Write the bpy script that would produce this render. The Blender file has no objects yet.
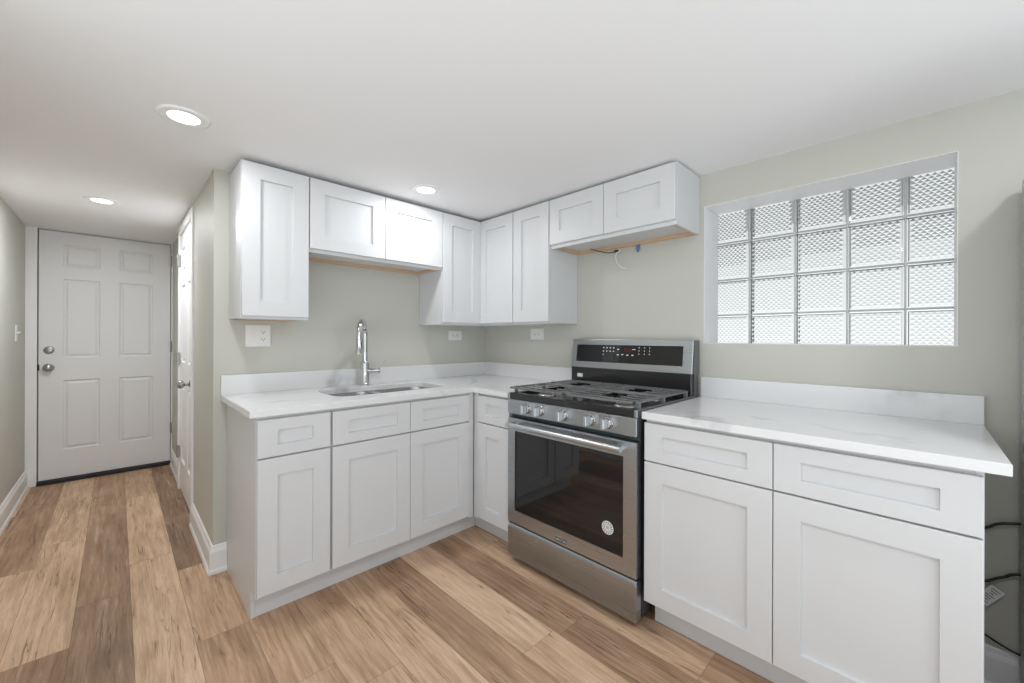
import bpy, bmesh, math, random
from mathutils import Vector, Matrix

random.seed(7)
S = bpy.context.scene
COL = S.collection

# ------------------------------------------------------------------ camera
CAM = Vector((-2.1907, -2.5556, 1.2171))
YAW, ROLL = 0.77628, 0.00327
cam_data = bpy.data.cameras.new('camera')
cam = bpy.data.objects.new('camera', cam_data)
COL.objects.link(cam)
fw = Vector((math.sin(YAW), math.cos(YAW), 0))
r0 = Vector((math.cos(YAW), -math.sin(YAW), 0))
u0 = Vector((0, 0, 1))
rt = r0 * math.cos(ROLL) + u0 * math.sin(ROLL)
up = u0 * math.cos(ROLL) - r0 * math.sin(ROLL)
cam.matrix_world = Matrix(((rt.x, up.x, -fw.x, CAM.x), (rt.y, up.y, -fw.y, CAM.y),
                           (rt.z, up.z, -fw.z, CAM.z), (0, 0, 0, 1)))
cam_data.sensor_width = 36.0
cam_data.lens = 402.3 * 36.0 / 1024.0
cam_data.shift_y = -3.9 / 1024.0
cam_data.clip_start = 0.02
S.camera = cam

# ------------------------------------------------------------------ world, exposure
world = bpy.data.worlds.new('world')
S.world = world
world.use_nodes = True
wnt = world.node_tree
bg = wnt.nodes['Background']
# added fill: world brighter below the horizon to lift the ceiling, dimmer above
wtc = wnt.nodes.new('ShaderNodeTexCoord')
wsp = wnt.nodes.new('ShaderNodeSeparateXYZ')
wmr = wnt.nodes.new('ShaderNodeMapRange')
wmr.inputs['From Min'].default_value = -0.55
wmr.inputs['From Max'].default_value = 0.6
wmr.inputs['To Min'].default_value = 2.55
wmr.inputs['To Max'].default_value = 0.64
wnt.links.new(wtc.outputs['Generated'], wsp.inputs[0])
wnt.links.new(wsp.outputs['Z'], wmr.inputs['Value'])
wnt.links.new(wmr.outputs[0], bg.inputs['Strength'])
bg.inputs['Color'].default_value = (0.90, 0.965, 1.0, 1)
S.view_settings.view_transform = 'Standard'
S.view_settings.look = 'None'
S.view_settings.gamma = 1.0
S.view_settings.use_curve_mapping = False
S.view_settings.exposure = 0.0
S.cycles.use_denoising = True
S.cycles.caustics_refractive = True
S.cycles.max_bounces = 16
S.cycles.diffuse_bounces = 8
S.cycles.transmission_bounces = 10


def ceil_z(y):
    return 2.084 + 0.006 * y


def lamp(x, y, power, r=0.055):
    ld = bpy.data.lights.new('downlight_or_fill_lamp', 'AREA')
    ld.shape = 'DISK'
    ld.size = 2 * r
    ld.energy = power
    ld.color = (0.96, 0.98, 1.0)
    lo = bpy.data.objects.new('downlight_or_fill_lamp', ld)
    COL.objects.link(lo)
    lo.location = (x, y, ceil_z(y) - 0.014)
    return lo


DOWNLIGHTS = [(-2.005, -0.525), (-0.905, -0.525), (-2.262, 1.135)]
LAMP_W = [4.4, 3.6, 11.0]
for (x, y), w in zip(DOWNLIGHTS, LAMP_W):
    lamp(x, y, w)
for x, y, w in ((-0.85, -3.03, 6.0), (-2.0, -2.77, 7.0)):      # behind the camera: a downlight, then a fill lamp added for the fridge gap
    lamp(x, y, w)


# ------------------------------------------------------------------ materials
def new_mat(name):
    m = bpy.data.materials.new(name)
    m.use_nodes = True
    return m, m.node_tree, m.node_tree.nodes['Principled BSDF']


def node(nt, kind, **kw):
    n = nt.nodes.new(kind)
    for k, v in kw.items():
        setattr(n, k, v)
    return n


def plain(name, col, rough=0.5, metal=0.0, spec=0.5, bump=0.0, bscale=200.0, coat=0.0):
    m, nt, b = new_mat(name)
    b.inputs['Base Color'].default_value = (*col, 1)
    b.inputs['Roughness'].default_value = rough
    b.inputs['Metallic'].default_value = metal
    b.inputs['Specular IOR Level'].default_value = spec
    if coat:
        b.inputs['Coat Weight'].default_value = coat
        b.inputs['Coat Roughness'].default_value = 0.05
    if bump:
        tc = node(nt, 'ShaderNodeTexCoord')
        nz = node(nt, 'ShaderNodeTexNoise')
        nz.inputs['Scale'].default_value = bscale
        nz.inputs['Detail'].default_value = 3
        bp = node(nt, 'ShaderNodeBump')
        bp.inputs['Strength'].default_value = bump
        bp.inputs['Distance'].default_value = 0.002
        nt.links.new(tc.outputs['Object'], nz.inputs['Vector'])
        nt.links.new(nz.outputs['Fac'], bp.inputs['Height'])
        nt.links.new(bp.outputs['Normal'], b.inputs['Normal'])
    return m


def emit(name, col, strength):
    m = bpy.data.materials.new(name)
    m.use_nodes = True
    nt = m.node_tree
    nt.nodes.clear()
    e = node(nt, 'ShaderNodeEmission')
    e.inputs['Color'].default_value = (*col, 1)
    e.inputs['Strength'].default_value = strength
    o = node(nt, 'ShaderNodeOutputMaterial')
    nt.links.new(e.outputs[0], o.inputs[0])
    return m


def brushed(name, col, rough, axis_scale, var=0.06):
    """stainless steel with fine brush lines; axis_scale stretches the noise along the grain"""
    m, nt, b = new_mat(name)
    b.inputs['Metallic'].default_value = 1.0
    tc = node(nt, 'ShaderNodeTexCoord')
    mp = node(nt, 'ShaderNodeMapping')
    mp.inputs['Scale'].default_value = axis_scale
    nz = node(nt, 'ShaderNodeTexNoise')
    nz.inputs['Scale'].default_value = 1.0
    nz.inputs['Detail'].default_value = 2
    cr = node(nt, 'ShaderNodeValToRGB')
    cr.color_ramp.elements[0].position = 0.3
    cr.color_ramp.elements[1].position = 0.7
    cr.color_ramp.elements[0].color = (*[c * (1 - var) for c in col], 1)
    cr.color_ramp.elements[1].color = (*[c * (1 + var) for c in col], 1)
    mr = node(nt, 'ShaderNodeMapRange')
    mr.inputs['To Min'].default_value = rough - 0.04
    mr.inputs['To Max'].default_value = rough + 0.06
    L = nt.links.new
    L(tc.outputs['Object'], mp.inputs['Vector'])
    L(mp.outputs[0], nz.inputs['Vector'])
    L(nz.outputs['Fac'], cr.inputs['Fac'])
    L(cr.outputs[0], b.inputs['Base Color'])
    L(nz.outputs['Fac'], mr.inputs['Value'])
    L(mr.outputs[0], b.inputs['Roughness'])
    return m


def quartz(name):
    m, nt, b = new_mat(name)
    L = nt.links.new
    tc = node(nt, 'ShaderNodeTexCoord')
    w = node(nt, 'ShaderNodeTexNoise')
    w.inputs['Scale'].default_value = 2.3
    w.inputs['Detail'].default_value = 5
    mx = node(nt, 'ShaderNodeMix', data_type='VECTOR')
    mx.inputs[0].default_value = 0.42
    vo = node(nt, 'ShaderNodeTexVoronoi', feature='DISTANCE_TO_EDGE')
    vo.inputs['Scale'].default_value = 1.35
    cr = node(nt, 'ShaderNodeValToRGB')
    cr.color_ramp.elements[0].position = 0.0
    cr.color_ramp.elements[0].color = (0.58, 0.58, 0.59, 1)
    cr.color_ramp.elements[1].position = 0.022
    cr.color_ramp.elements[1].color = (0.75, 0.75, 0.755, 1)
    n2 = node(nt, 'ShaderNodeTexNoise')
    n2.inputs['Scale'].default_value = 3.1
    n2.inputs['Detail'].default_value = 2
    c2 = node(nt, 'ShaderNodeValToRGB')
    c2.color_ramp.elements[0].position = 0.47
    c2.color_ramp.elements[1].position = 0.62
    mixc = node(nt, 'ShaderNodeMix', data_type='RGBA')
    mixc.inputs[6].default_value = (0.75, 0.75, 0.755, 1)
    L(tc.outputs['Object'], w.inputs['Vector'])
    L(tc.outputs['Object'], mx.inputs[4])
    L(w.outputs['Color'], mx.inputs[5])
    L(mx.outputs[1], vo.inputs['Vector'])
    L(vo.outputs['Distance'], cr.inputs['Fac'])
    L(tc.outputs['Object'], n2.inputs['Vector'])
    L(n2.outputs['Fac'], c2.inputs['Fac'])
    L(c2.outputs[0], mixc.inputs[0])
    L(cr.outputs[0], mixc.inputs[7])
    L(mixc.outputs[2], b.inputs['Base Color'])
    b.inputs['Roughness'].default_value = 0.13
    return m


def plank_floor(name):
    m, nt, b = new_mat(name)
    L = nt.links.new

    def math_(op, a, c):
        n = node(nt, 'ShaderNodeMath', operation=op)
        for i, q in enumerate((a, c)):
            if isinstance(q, (int, float)):
                n.inputs[i].default_value = q
            else:
                L(q, n.inputs[i])
        return n.outputs[0]
    at = node(nt, 'ShaderNodeAttribute', attribute_name='tone')
    sep = node(nt, 'ShaderNodeSeparateColor')
    L(at.outputs['Color'], sep.inputs[0])
    tc = node(nt, 'ShaderNodeTexCoord')
    off = node(nt, 'ShaderNodeCombineXYZ')
    o40 = math_('MULTIPLY', sep.outputs['Green'], 40.0)
    L(o40, off.inputs[1])
    L(o40, off.inputs[2])
    add = node(nt, 'ShaderNodeVectorMath', operation='ADD')
    L(tc.outputs['Object'], add.inputs[0])
    L(off.outputs[0], add.inputs[1])

    def mapped(src, scale):
        mp = node(nt, 'ShaderNodeMapping')
        mp.inputs['Scale'].default_value = scale
        L(src, mp.inputs['Vector'])
        return mp.outputs[0]

    def noise(src, scale, detail=5, rough=0.6, dist=0.0):
        n = node(nt, 'ShaderNodeTexNoise')
        n.inputs['Scale'].default_value = 1.0
        n.inputs['Detail'].default_value = detail
        n.inputs['Roughness'].default_value = rough
        n.inputs['Distortion'].default_value = dist
        L(mapped(src, scale), n.inputs['Vector'])
        return n.outputs['Fac']

    def ramp(sock, p0, p1, lo=0.0, hi=1.0):
        r = node(nt, 'ShaderNodeMapRange')
        r.inputs['From Min'].default_value = p0
        r.inputs['From Max'].default_value = p1
        r.inputs['To Min'].default_value = lo
        r.inputs['To Max'].default_value = hi
        L(sock, r.inputs['Value'])
        return r.outputs[0]
    # let the grain wander sideways a little
    wob = noise(add.outputs[0], (5, 2.2, 1), 3)
    shift = node(nt, 'ShaderNodeCombineXYZ')
    L(math_('MULTIPLY', math_('SUBTRACT', wob, 0.5), 0.028), shift.inputs[0])
    co = node(nt, 'ShaderNodeVectorMath', operation='ADD')
    L(add.outputs[0], co.inputs[0])
    L(shift.outputs[0], co.inputs[1])
    co = co.outputs[0]
    grain = noise(co, (52, 2.6, 1), 9, 0.72)
    fine = noise(co, (240, 9, 1), 4, 0.6)
    smear = noise(co, (13, 2.4, 1), 5, 0.55)
    patch = noise(add.outputs[0], (5, 2.0, 1), 2)
    # cathedral figure: long thin rings, on some planks only
    wv = node(nt, 'ShaderNodeTexWave', wave_type='RINGS', rings_direction='Z')
    wv.inputs['Scale'].default_value = 1.0
    wv.inputs['Distortion'].default_value = 3.0
    wv.inputs['Detail'].default_value = 2
    wv.inputs['Detail Scale'].default_value = 1.2
    L(mapped(co, (13, 1.0, 0.0)), wv.inputs['Vector'])
    # dark checks: thin, long, scattered
    ck = noise(co, (48, 1.5, 1), 3, 0.5, 0.5)
    ckline = ramp(math_('ABSOLUTE', math_('SUBTRACT', ck, 0.5), 0.0), 0.024, 0.0)
    ckmask = ramp(noise(add.outputs[0], (11, 2.6, 1), 2), 0.50, 0.58)
    check = math_('MULTIPLY', ckline, ckmask)
    knot = ramp(noise(co, (15, 5.5, 1), 2), 0.27, 0.20)

    tone = node(nt, 'ShaderNodeValToRGB')
    e = tone.color_ramp.elements
    e[0].position = 0.0
    e[0].color = FLOOR_DARK
    e[1].position = 1.0
    e[1].color = FLOOR_LIGHT
    em = e.new(0.5)
    em.color = FLOOR_MID
    L(math_('ADD', sep.outputs['Red'], math_('MULTIPLY', math_('SUBTRACT', patch, 0.5), 0.7)), tone.inputs['Fac'])

    def mixm(a, fac, bcol, amount, blend='MULTIPLY'):
        x = node(nt, 'ShaderNodeMix', data_type='RGBA', blend_type=blend)
        L(math_('MULTIPLY', fac, amount), x.inputs[0])
        L(a, x.inputs[6])
        x.inputs[7].default_value = (*bcol, 1)
        return x.outputs[2]
    c = tone.outputs[0]
    c = mixm(c, ramp(smear, 0.45, 0.72), (0.60, 0.53, 0.48), 0.70)
    c = mixm(c, ramp(grain, 0.44, 0.66), (0.60, 0.52, 0.46), 0.62)
    c = mixm(c, math_('MULTIPLY', ramp(wv.outputs['Fac'], 0.55, 1.0), ramp(sep.outputs['Blue'], 0.40, 0.55)), (0.62, 0.55, 0.50), 0.28)
    c = mixm(c, ramp(fine, 0.45, 0.7), (0.75, 0.69, 0.64), 0.5)
    c = mixm(c, ramp(grain, 0.42, 0.30), (1.0, 0.96, 0.90), 0.22, 'SCREEN')
    c = mixm(c, check, (0.28, 0.22, 0.18), 0.85)
    c = mixm(c, knot, (0.45, 0.37, 0.31), 0.7)
    L(c, b.inputs['Base Color'])
    L(ramp(grain, 0.3, 0.7, 0.42, 0.58), b.inputs['Roughness'])
    bp = node(nt, 'ShaderNodeBump')
    bp.inputs['Strength'].default_value = 0.15
    bp.inputs['Distance'].default_value = 0.001
    L(fine, bp.inputs['Height'])
    L(bp.outputs['Normal'], b.inputs['Normal'])
    b.inputs['Specular IOR Level'].default_value = 0.35
    return m


FLOOR_DARK = (0.26, 0.168, 0.110, 1)
FLOOR_MID = (0.55, 0.360, 0.230, 1)
FLOOR_LIGHT = (0.80, 0.575, 0.400, 1)

M = {}
M['wall'] = plain('wall_paint', (0.555, 0.55, 0.495), 0.55, bump=0.12, bscale=260, spec=0.3)
M['ceiling'] = plain('ceiling_paint', (0.87, 0.87, 0.88), 0.75, bump=0.05, bscale=180, spec=0.2)
M['cab'] = plain('cabinet_white', (0.665, 0.67, 0.68), 0.38, spec=0.4)
M['trim'] = plain('trim_white', (0.86, 0.86, 0.87), 0.4, spec=0.4)
M['door'] = plain('door_white', (0.78, 0.78, 0.795), 0.42, spec=0.4)
M['ply'] = plain('raw_plywood', (0.62, 0.42, 0.27), 0.7, bump=0.1, bscale=90)
M['quartz'] = quartz('white_quartz')
M['floor'] = plank_floor('vinyl_planks')
M['steel'] = brushed('stainless_steel', (0.45, 0.475, 0.50), 0.28, (1.2, 1.2, 420), 0.025)
M['steelh'] = plain('stainless_steel_bar', (0.64, 0.66, 0.68), 0.30, 1.0)
M['sinksteel'] = brushed('sink_steel', (0.62, 0.62, 0.62), 0.2, (3, 200, 3), 0.04)
M['chrome'] = plain('chrome', (0.66, 0.66, 0.67), 0.06, 1.0)
M['nickel'] = plain('satin_nickel', (0.43, 0.43, 0.425), 0.25, 1.0)
M['hinge'] = plain('hinge_metal', (0.33, 0.33, 0.33), 0.35, 1.0)
M['blackglass'] = plain('black_glass', (0.010, 0.010, 0.011), 0.03, spec=0.65)
M['enamel'] = plain('black_enamel', (0.018, 0.018, 0.019), 0.16, spec=0.6)
M['iron'] = plain('cast_iron', (0.14, 0.14, 0.143), 0.34, spec=0.9)
M['blacksheet'] = plain('black_sheet', (0.02, 0.02, 0.021), 0.4)
M['rubber'] = plain('black_rubber', (0.016, 0.016, 0.016), 0.45)
M['greysteel'] = plain('fridge_grey', (0.46, 0.46, 0.465), 0.38, 0.2)
M['darksteel'] = plain('dark_grey_steel', (0.16, 0.16, 0.165), 0.38, 0.3)
M['plastic'] = plain('white_plastic', (0.80, 0.80, 0.78), 0.35)
M['slot'] = plain('dark_slot', (0.035, 0.05, 0.05), 0.6)
M['paper'] = plain('paper_white', (0.80, 0.80, 0.79), 0.6)
M['print'] = plain('print_grey', (0.10, 0.10, 0.10), 0.6)
M['blue'] = plain('blue_plastic', (0.13, 0.22, 0.42), 0.4)
M['mortar'] = plain('glass_block_mortar', (0.55, 0.55, 0.55), 0.8, bump=0.2, bscale=150)
M['lens'] = emit('lamp_lens', (1, 0.99, 0.97), 6.0)
M['legend'] = emit('display_legend', (1, 1, 1), 0.75)
M['red'] = emit('display_red', (1.0, 0.12, 0.14), 0.22)
M['eave'] = plain('added_eave_grey', (0.30, 0.30, 0.30), 0.8)
gm, gnt, gb = new_mat('clear_glass')
gb.inputs['Base Color'].default_value = (0.615, 0.60, 0.585, 1)
gb.inputs['Roughness'].default_value = 0.03
gb.inputs['IOR'].default_value = 1.48
gb.inputs['Transmission Weight'].default_value = 1.0
M['glass'] = gm


# ------------------------------------------------------------------ mesh helper
class MB:
    def __init__(self):
        self.v, self.f, self.sm = [], [], []

    def add(self, verts, faces, smooth=False):
        n = len(self.v)
        self.v += [tuple(p) for p in verts]
        self.f += [tuple(n + i for i in q) for q in faces]
        self.sm += [smooth] * len(faces)

    def box(self, lo, hi, ch=0.0):
        lo = [min(a, b) for a, b in zip(lo, hi)], [max(a, b) for a, b in zip(lo, hi)]
        lo, hi = lo
        if ch <= 0:
            x0, y0, z0 = lo
            x1, y1, z1 = hi
            v = [(x0, y0, z0), (x1, y0, z0), (x1, y1, z0), (x0, y1, z0), (x0, y0, z1), (x1, y0, z1), (x1, y1, z1), (x0, y1, z1)]
            self.add(v, [(0, 3, 2, 1), (4, 5, 6, 7), (0, 1, 5, 4), (1, 2, 6, 5), (2, 3, 7, 6), (3, 0, 4, 7)])
            return
        bm = bmesh.new()
        bmesh.ops.create_cube(bm, size=1)
        for w in bm.verts:
            w.co = Vector([lo[i] + (w.co[i] + 0.5) * (hi[i] - lo[i]) for i in range(3)])
        bmesh.ops.bevel(bm, geom=bm.edges[:], offset=ch, segments=2, profile=0.5, affect='EDGES')
        self.from_bm(bm)

    def from_bm(self, bm, smooth=False):
        bm.verts.index_update()
        self.add([w.co[:] for w in bm.verts], [[w.index for w in q.verts] for q in bm.faces], smooth)
        bm.free()

    def obox(self, c, ax, ay, az, hx, hy, hz, ch=0.0):
        """oriented box: centre, three unit axes, half sizes"""
        t = MB()
        t.box((-hx, -hy, -hz), (hx, hy, hz), ch)
        c, ax, ay, az = Vector(c), Vector(ax), Vector(ay), Vector(az)
        self.add([c + ax * p[0] + ay * p[1] + az * p[2] for p in t.v], t.f)

    def tube(self, pts, r, n=10, closed_ends=True, smooth=True):
        pts = [Vector(p) for p in pts]
        rs = r if isinstance(r, (list, tuple)) else [r] * len(pts)
        rings = []
        prev = None
        for i, p in enumerate(pts):
            a = pts[max(i - 1, 0)]
            b = pts[min(i + 1, len(pts) - 1)]
            t = (b - a).normalized()
            if prev is None:
                ref = Vector((0, 0, 1)) if abs(t.z) < 0.9 else Vector((1, 0, 0))
                s = t.cross(ref).normalized()
            else:
                s = (prev - t * prev.dot(t)).normalized()
            prev = s
            w = t.cross(s)
            rings.append([p + (s * math.cos(2 * math.pi * k / n) + w * math.sin(2 * math.pi * k / n)) * rs[i] for k in range(n)])
        v = [q for ring in rings for q in ring]
        f = []
        for i in range(len(rings) - 1):
            for k in range(n):
                f.append((i * n + k, i * n + (k + 1) % n, (i + 1) * n + (k + 1) % n, (i + 1) * n + k))
        self.add(v, f, smooth)
        if closed_ends:
            m = len(pts) - 1
            self.add(rings[0] + rings[m], [tuple(range(n))[::-1], tuple(range(n, 2 * n))])

    def lathe(self, c, axis, prof, n=24, smooth=True):
        """prof: list of (distance along axis, radius)"""
        c, t = Vector(c), Vector(axis).normalized()
        ref = Vector((0, 0, 1)) if abs(t.z) < 0.9 else Vector((1, 0, 0))
        s = t.cross(ref).normalized()
        w = t.cross(s)
        v, f = [], []
        for d, r in prof:
            for k in range(n):
                a = 2 * math.pi * k / n
                v.append(c + t * d + (s * math.cos(a) + w * math.sin(a)) * max(r, 1e-5))
        for i in range(len(prof) - 1):
            for k in range(n):
                f.append((i * n + k, i * n + (k + 1) % n, (i + 1) * n + (k + 1) % n, (i + 1) * n + k))
        self.add(v, f, smooth)

    def prism(self, poly, fn, d0, d1):
        """poly (a,b) swept from d0 to d1; fn(a,b,d) -> xyz"""
        n = len(poly)
        v = [fn(a, b, d0) for a, b in poly] + [fn(a, b, d1) for a, b in poly]
        f = [(i, (i + 1) % n, n + (i + 1) % n, n + i) for i in range(n)]
        f += [tuple(range(n))[::-1], tuple(range(n, 2 * n))]
        self.add(v, f)

    def build(self, name, mat, parent=None, loc=None):
        me = bpy.data.meshes.new(name)
        base = Vector(loc) if loc is not None else (parent['_o'] if parent is not None and '_o' in parent.keys() else Vector((0, 0, 0)))
        base = Vector(base)
        me.from_pydata([Vector(p) - base for p in self.v], [], self.f)
        bm = bmesh.new()
        bm.from_mesh(me)
        for q, s in zip(bm.faces, self.sm):
            q.smooth = s
        bmesh.ops.recalc_face_normals(bm, faces=bm.faces[:])
        bm.to_mesh(me)
        bm.free()
        me.materials.append(mat)
        if any(self.sm):
            try:
                me.set_sharp_from_angle(angle=math.radians(42))
            except Exception:
                pass
        o = bpy.data.objects.new(name, me)
        COL.objects.link(o)
        if parent is not None:
            o.parent = parent
        if loc is not None:
            o.location = base
            if parent is not None:
                o.location = base - ORIGIN.get(parent.name, Vector((0, 0, 0)))
            ORIGIN[o.name] = base
        else:
            ORIGIN[o.name] = base
        return o


ORIGIN = {}


def part(mb, name, mat, parent, label=None):
    """link as a child; mesh given in world coordinates"""
    base = ORIGIN[parent.name]
    o = mb.build(name, mat, None, None)
    me = o.data
    me.transform(Matrix.Translation(-base))
    o.parent = parent
    ORIGIN[o.name] = base
    if label:
        o['label'] = label
    return o


def thing(name, label, cat, loc, group=None):
    o = bpy.data.objects.new(name, None)
    o.empty_display_size = 0.05
    COL.objects.link(o)
    o.location = loc
    o['label'] = label
    o['category'] = cat
    if group:
        o['group'] = group
    ORIGIN[o.name] = Vector(loc)
    return o


def tag(o, label, cat, group=None):
    o['label'] = label
    o['category'] = cat
    if group:
        o['group'] = group
    return o


def struct(mb, name, mat, label=None, cat=None, parent=None):
    o = mb.build(name, mat) if parent is None else part(mb, name, mat, parent)
    if parent is None:
        o['kind'] = 'structure'
        if label:
            o['label'] = label
        if cat:
            o['category'] = cat
    return o


# wall-local frames: fn(u, v, n) with n pointing out of the wall into the room
def SINK(u, v, n):
    return (u, -n, v)


def STOVE(u, v, n):
    return (-n, u, v)


def HALL(u, v, n, x0=-1.829):
    return (x0 - n, u, v)


def ENDW(u, v, n, y0=2.471):
    return (u, y0 - n, v)


def fbox(mb, fn, u0, u1, v0, v1, n0, n1, ch=0.0):
    mb.box(fn(u0, v0, n0), fn(u1, v1, n1), ch)


def shaker(fn, u0, u1, v0, v1, n0, th=0.019, stile=0.075, rail=0.075, rec=0.012, ch=0.0018):
    """a five-piece shaker front: outer slab with a recessed flat panel"""
    if u1 < u0:
        u0, u1 = u1, u0
    mb = MB()
    nf = n0 + th

    def ring(du, dv, n):
        return [fn(u0 + du, v0 + dv, n), fn(u1 - du, v0 + dv, n), fn(u1 - du, v1 - dv, n), fn(u0 + du, v1 - dv, n)]
    rings = [ring(0, 0, n0), ring(0, 0, nf - ch), ring(ch, ch, nf), ring(stile, rail, nf),
             ring(stile + 0.0012, rail + 0.0012, nf - rec)]
    v = [p for r in rings for p in r]
    f = []
    for i in range(len(rings) - 1):
        for k in range(4):
            f.append((i * 4 + k, i * 4 + (k + 1) % 4, i * 4 + 4 + (k + 1) % 4, i * 4 + 4 + k))
    f.append((16, 17, 18, 19))
    f.append((3, 2, 1, 0))
    mb.add(v, f)
    return mb


def panel_door(fn, u0, u1, v0, v1, n0, n1, panels):
    """a slab with moulded raised panels (lists of u0,u1,v0,v1)"""
    mb = MB()
    us = sorted({u0, u1} | {p[0] for p in panels} | {p[1] for p in panels})
    vs = sorted({v0, v1} | {p[2] for p in panels} | {p[3] for p in panels})

    def inside(a, b):
        for p in panels:
            if p[0] - 1e-6 <= a <= p[1] + 1e-6 and p[2] - 1e-6 <= b <= p[3] + 1e-6:
                return True
        return False
    for i in range(len(us) - 1):
        for j in range(len(vs) - 1):
            if not inside((us[i] + us[i + 1]) / 2, (vs[j] + vs[j + 1]) / 2):
                mb.add([fn(us[i], vs[j], n1), fn(us[i + 1], vs[j], n1), fn(us[i + 1], vs[j + 1], n1), fn(us[i], vs[j + 1], n1)], [(0, 1, 2, 3)])
    for p in panels:
        prof = [(0, 0), (0.006, -0.010), (0.014, -0.0115), (0.030, -0.002)]
        rings = []
        for d, h in prof:
            rings.append([fn(p[0] + d, p[2] + d, n1 + h), fn(p[1] - d, p[2] + d, n1 + h), fn(p[1] - d, p[3] - d, n1 + h), fn(p[0] + d, p[3] - d, n1 + h)])
        v = [q for r in rings for q in r]
        f = []
        for i in range(len(rings) - 1):
            for k in range(4):
                f.append((i * 4 + k, i * 4 + (k + 1) % 4, i * 4 + 4 + (k + 1) % 4, i * 4 + 4 + k))
        m = 4 * (len(rings) - 1)
        f.append((m, m + 1, m + 2, m + 3))
        mb.add(v, f)
    c = [fn(u0, v0, n0), fn(u1, v0, n0), fn(u1, v1, n0), fn(u0, v1, n0), fn(u0, v0, n1), fn(u1, v0, n1), fn(u1, v1, n1), fn(u0, v1, n1)]
    mb.add(c, [(3, 2, 1, 0), (0, 1, 5, 4), (1, 2, 6, 5), (2, 3, 7, 6), (3, 0, 4, 7)])
    return mb


# ================================================================== SETTING
XH = -1.836          # hall wall face (near piece)
XL = -2.715          # left wall
YE = 2.471           # hall end door face

# floor: planks running along y, one quad each
PW, PL = 0.1785, 1.22
JOINTS = {-3: [0.69], -2: [-0.225], -1: [0.093], 0: [0.395], 1: [-0.545, 0.15], 2: [-1.02], 3: [-1.19], 4: [-1.75], 5: [-0.55], 6: [-1.485], 7: [-0.30], 8: [-2.0]}
# plank tones, 0 dark to 1 light: (upper y limit of the plank centre, tone)
TONES = {-3: [(0.6, 0.85), (9, 0.35)], -2: [(-0.3, 0.35), (9, 0.82)], -1: [(0.0, 0.2), (1.2, 0.25), (9, 0.45)],
         0: [(0.39, 0.88), (1.6, 0.8), (9, 0.65)], 1: [(-0.6, 0.45), (0.1, 0.6), (1.3, 0.12), (9, 0.2)],
         2: [(9, 0.6)], 3: [(9, 0.66)], 4: [(9, 0.72)], 5: [(9, 0.42)], 6: [(-1.5, 0.9), (9, 0.95)], 7: [(9, 0.35)], 8: [(-2.0, 0.5), (9, 0.85)]}


def build_floor():
    x_seam = -2.142
    mb = MB()
    tones = []
    k0, k1 = -5, 12
    rnd = random.Random(11)
    for k in range(k0, k1 + 1):
        xa = x_seam + PW * k
        xb = xa + PW
        if xa > 0.0:
            break
        xb = min(xb, 0.02)
        js = JOINTS.get(k)
        if js is None:
            js = [rnd.uniform(-1.2, 0.0)]
        js = list(js)
        while js[0] > -3.55:
            js.insert(0, js[0] - PL)
        while js[-1] < 2.56:
            js.append(js[-1] + PL)
        for ya, yb in zip(js[:-1], js[1:]):
            ya, yb = max(ya, -3.55), min(yb, 2.56)
            if yb - ya < 0.01:
                continue
            g = 0.0005
            mb.add([(xa + g, ya + g, 0), (xb - g, ya + g, 0), (xb - g, yb - g, 0), (xa + g, yb - g, 0)], [(0, 1, 2, 3)])
            t = rnd.choice([0.25, 0.45, 0.55, 0.7, 0.85, 0.95])
            for lim, tv in TONES.get(k, ()):
                if (ya + yb) / 2 < lim:
                    t = tv
                    break
            tones.append((t, rnd.random(), rnd.random()))
    n_pl = len(mb.f)
    # dark core under the planks shows in the joints
    mb.add([(-2.8, -3.55, -0.0012), (0.02, -3.55, -0.0012), (0.02, 2.56, -0.0012), (-2.8, 2.56, -0.0012)], [(0, 1, 2, 3)])
    me = bpy.data.meshes.new('floor')
    me.from_pydata(mb.v, [], mb.f)
    me.materials.append(M['floor'])
    me.materials.append(M['joint'])
    at = me.attributes.new('tone', 'FLOAT_COLOR', 'FACE')
    for i, p in enumerate(me.polygons):
        if i < n_pl:
            at.data[i].color = (*tones[i], 1)
        else:
            p.material_index = 1
    o = bpy.data.objects.new('floor', me)
    COL.objects.link(o)
    o['kind'] = 'structure'
    o['label'] = 'brown and tan wood plank floor running toward the white door'
    o['category'] = 'floor'


M['joint'] = plain('plank_joint', (0.07, 0.045, 0.03), 0.8)
build_floor()

# ceiling, very slightly falling toward the front
mb = MB()
v = []
for y in (-3.55, 2.6):
    z = ceil_z(y)
    v += [(-2.8, y, z), (0.02, y, z), (0.02, y, z + 0.08), (-2.8, y, z + 0.08)]
mb.add(v, [(0, 4, 5, 1), (3, 2, 6, 7), (0, 1, 2, 3), (4, 7, 6, 5), (1, 5, 6, 2), (0, 3, 7, 4)])
struct(mb, 'ceiling', M['ceiling'], 'plain white ceiling over the kitchen and hall', 'ceiling')

CT = 2.10
mb = MB()
mb.box((XH, 0, 0), (0.2, 0.10, CT))
struct(mb, 'wall_back', M['wall'], 'grey green painted wall behind the sink and faucet', 'wall')

WY0, WY1, WZ0, WZ1 = -2.648, -1.757, 1.190, 1.905
mb = MB()
for xa, xb, g in ((0, 0.2, 0.0), (0.2, 0.3, 0.05)):      # the opening is wider behind the blocks
    mb.box((xa, -3.55, 0), (xb, WY0 - g, CT))
    mb.box((xa, WY1 + g, 0), (xb, 0.0, CT))
    mb.box((xa, WY0 - g, 0), (xb, WY1 + g, WZ0 - g))
    mb.box((xa, WY0 - g, WZ1 + g), (xb, WY1 + g, CT))
struct(mb, 'wall_right', M['wall'], 'grey green painted wall with the glass block window', 'wall')

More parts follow.
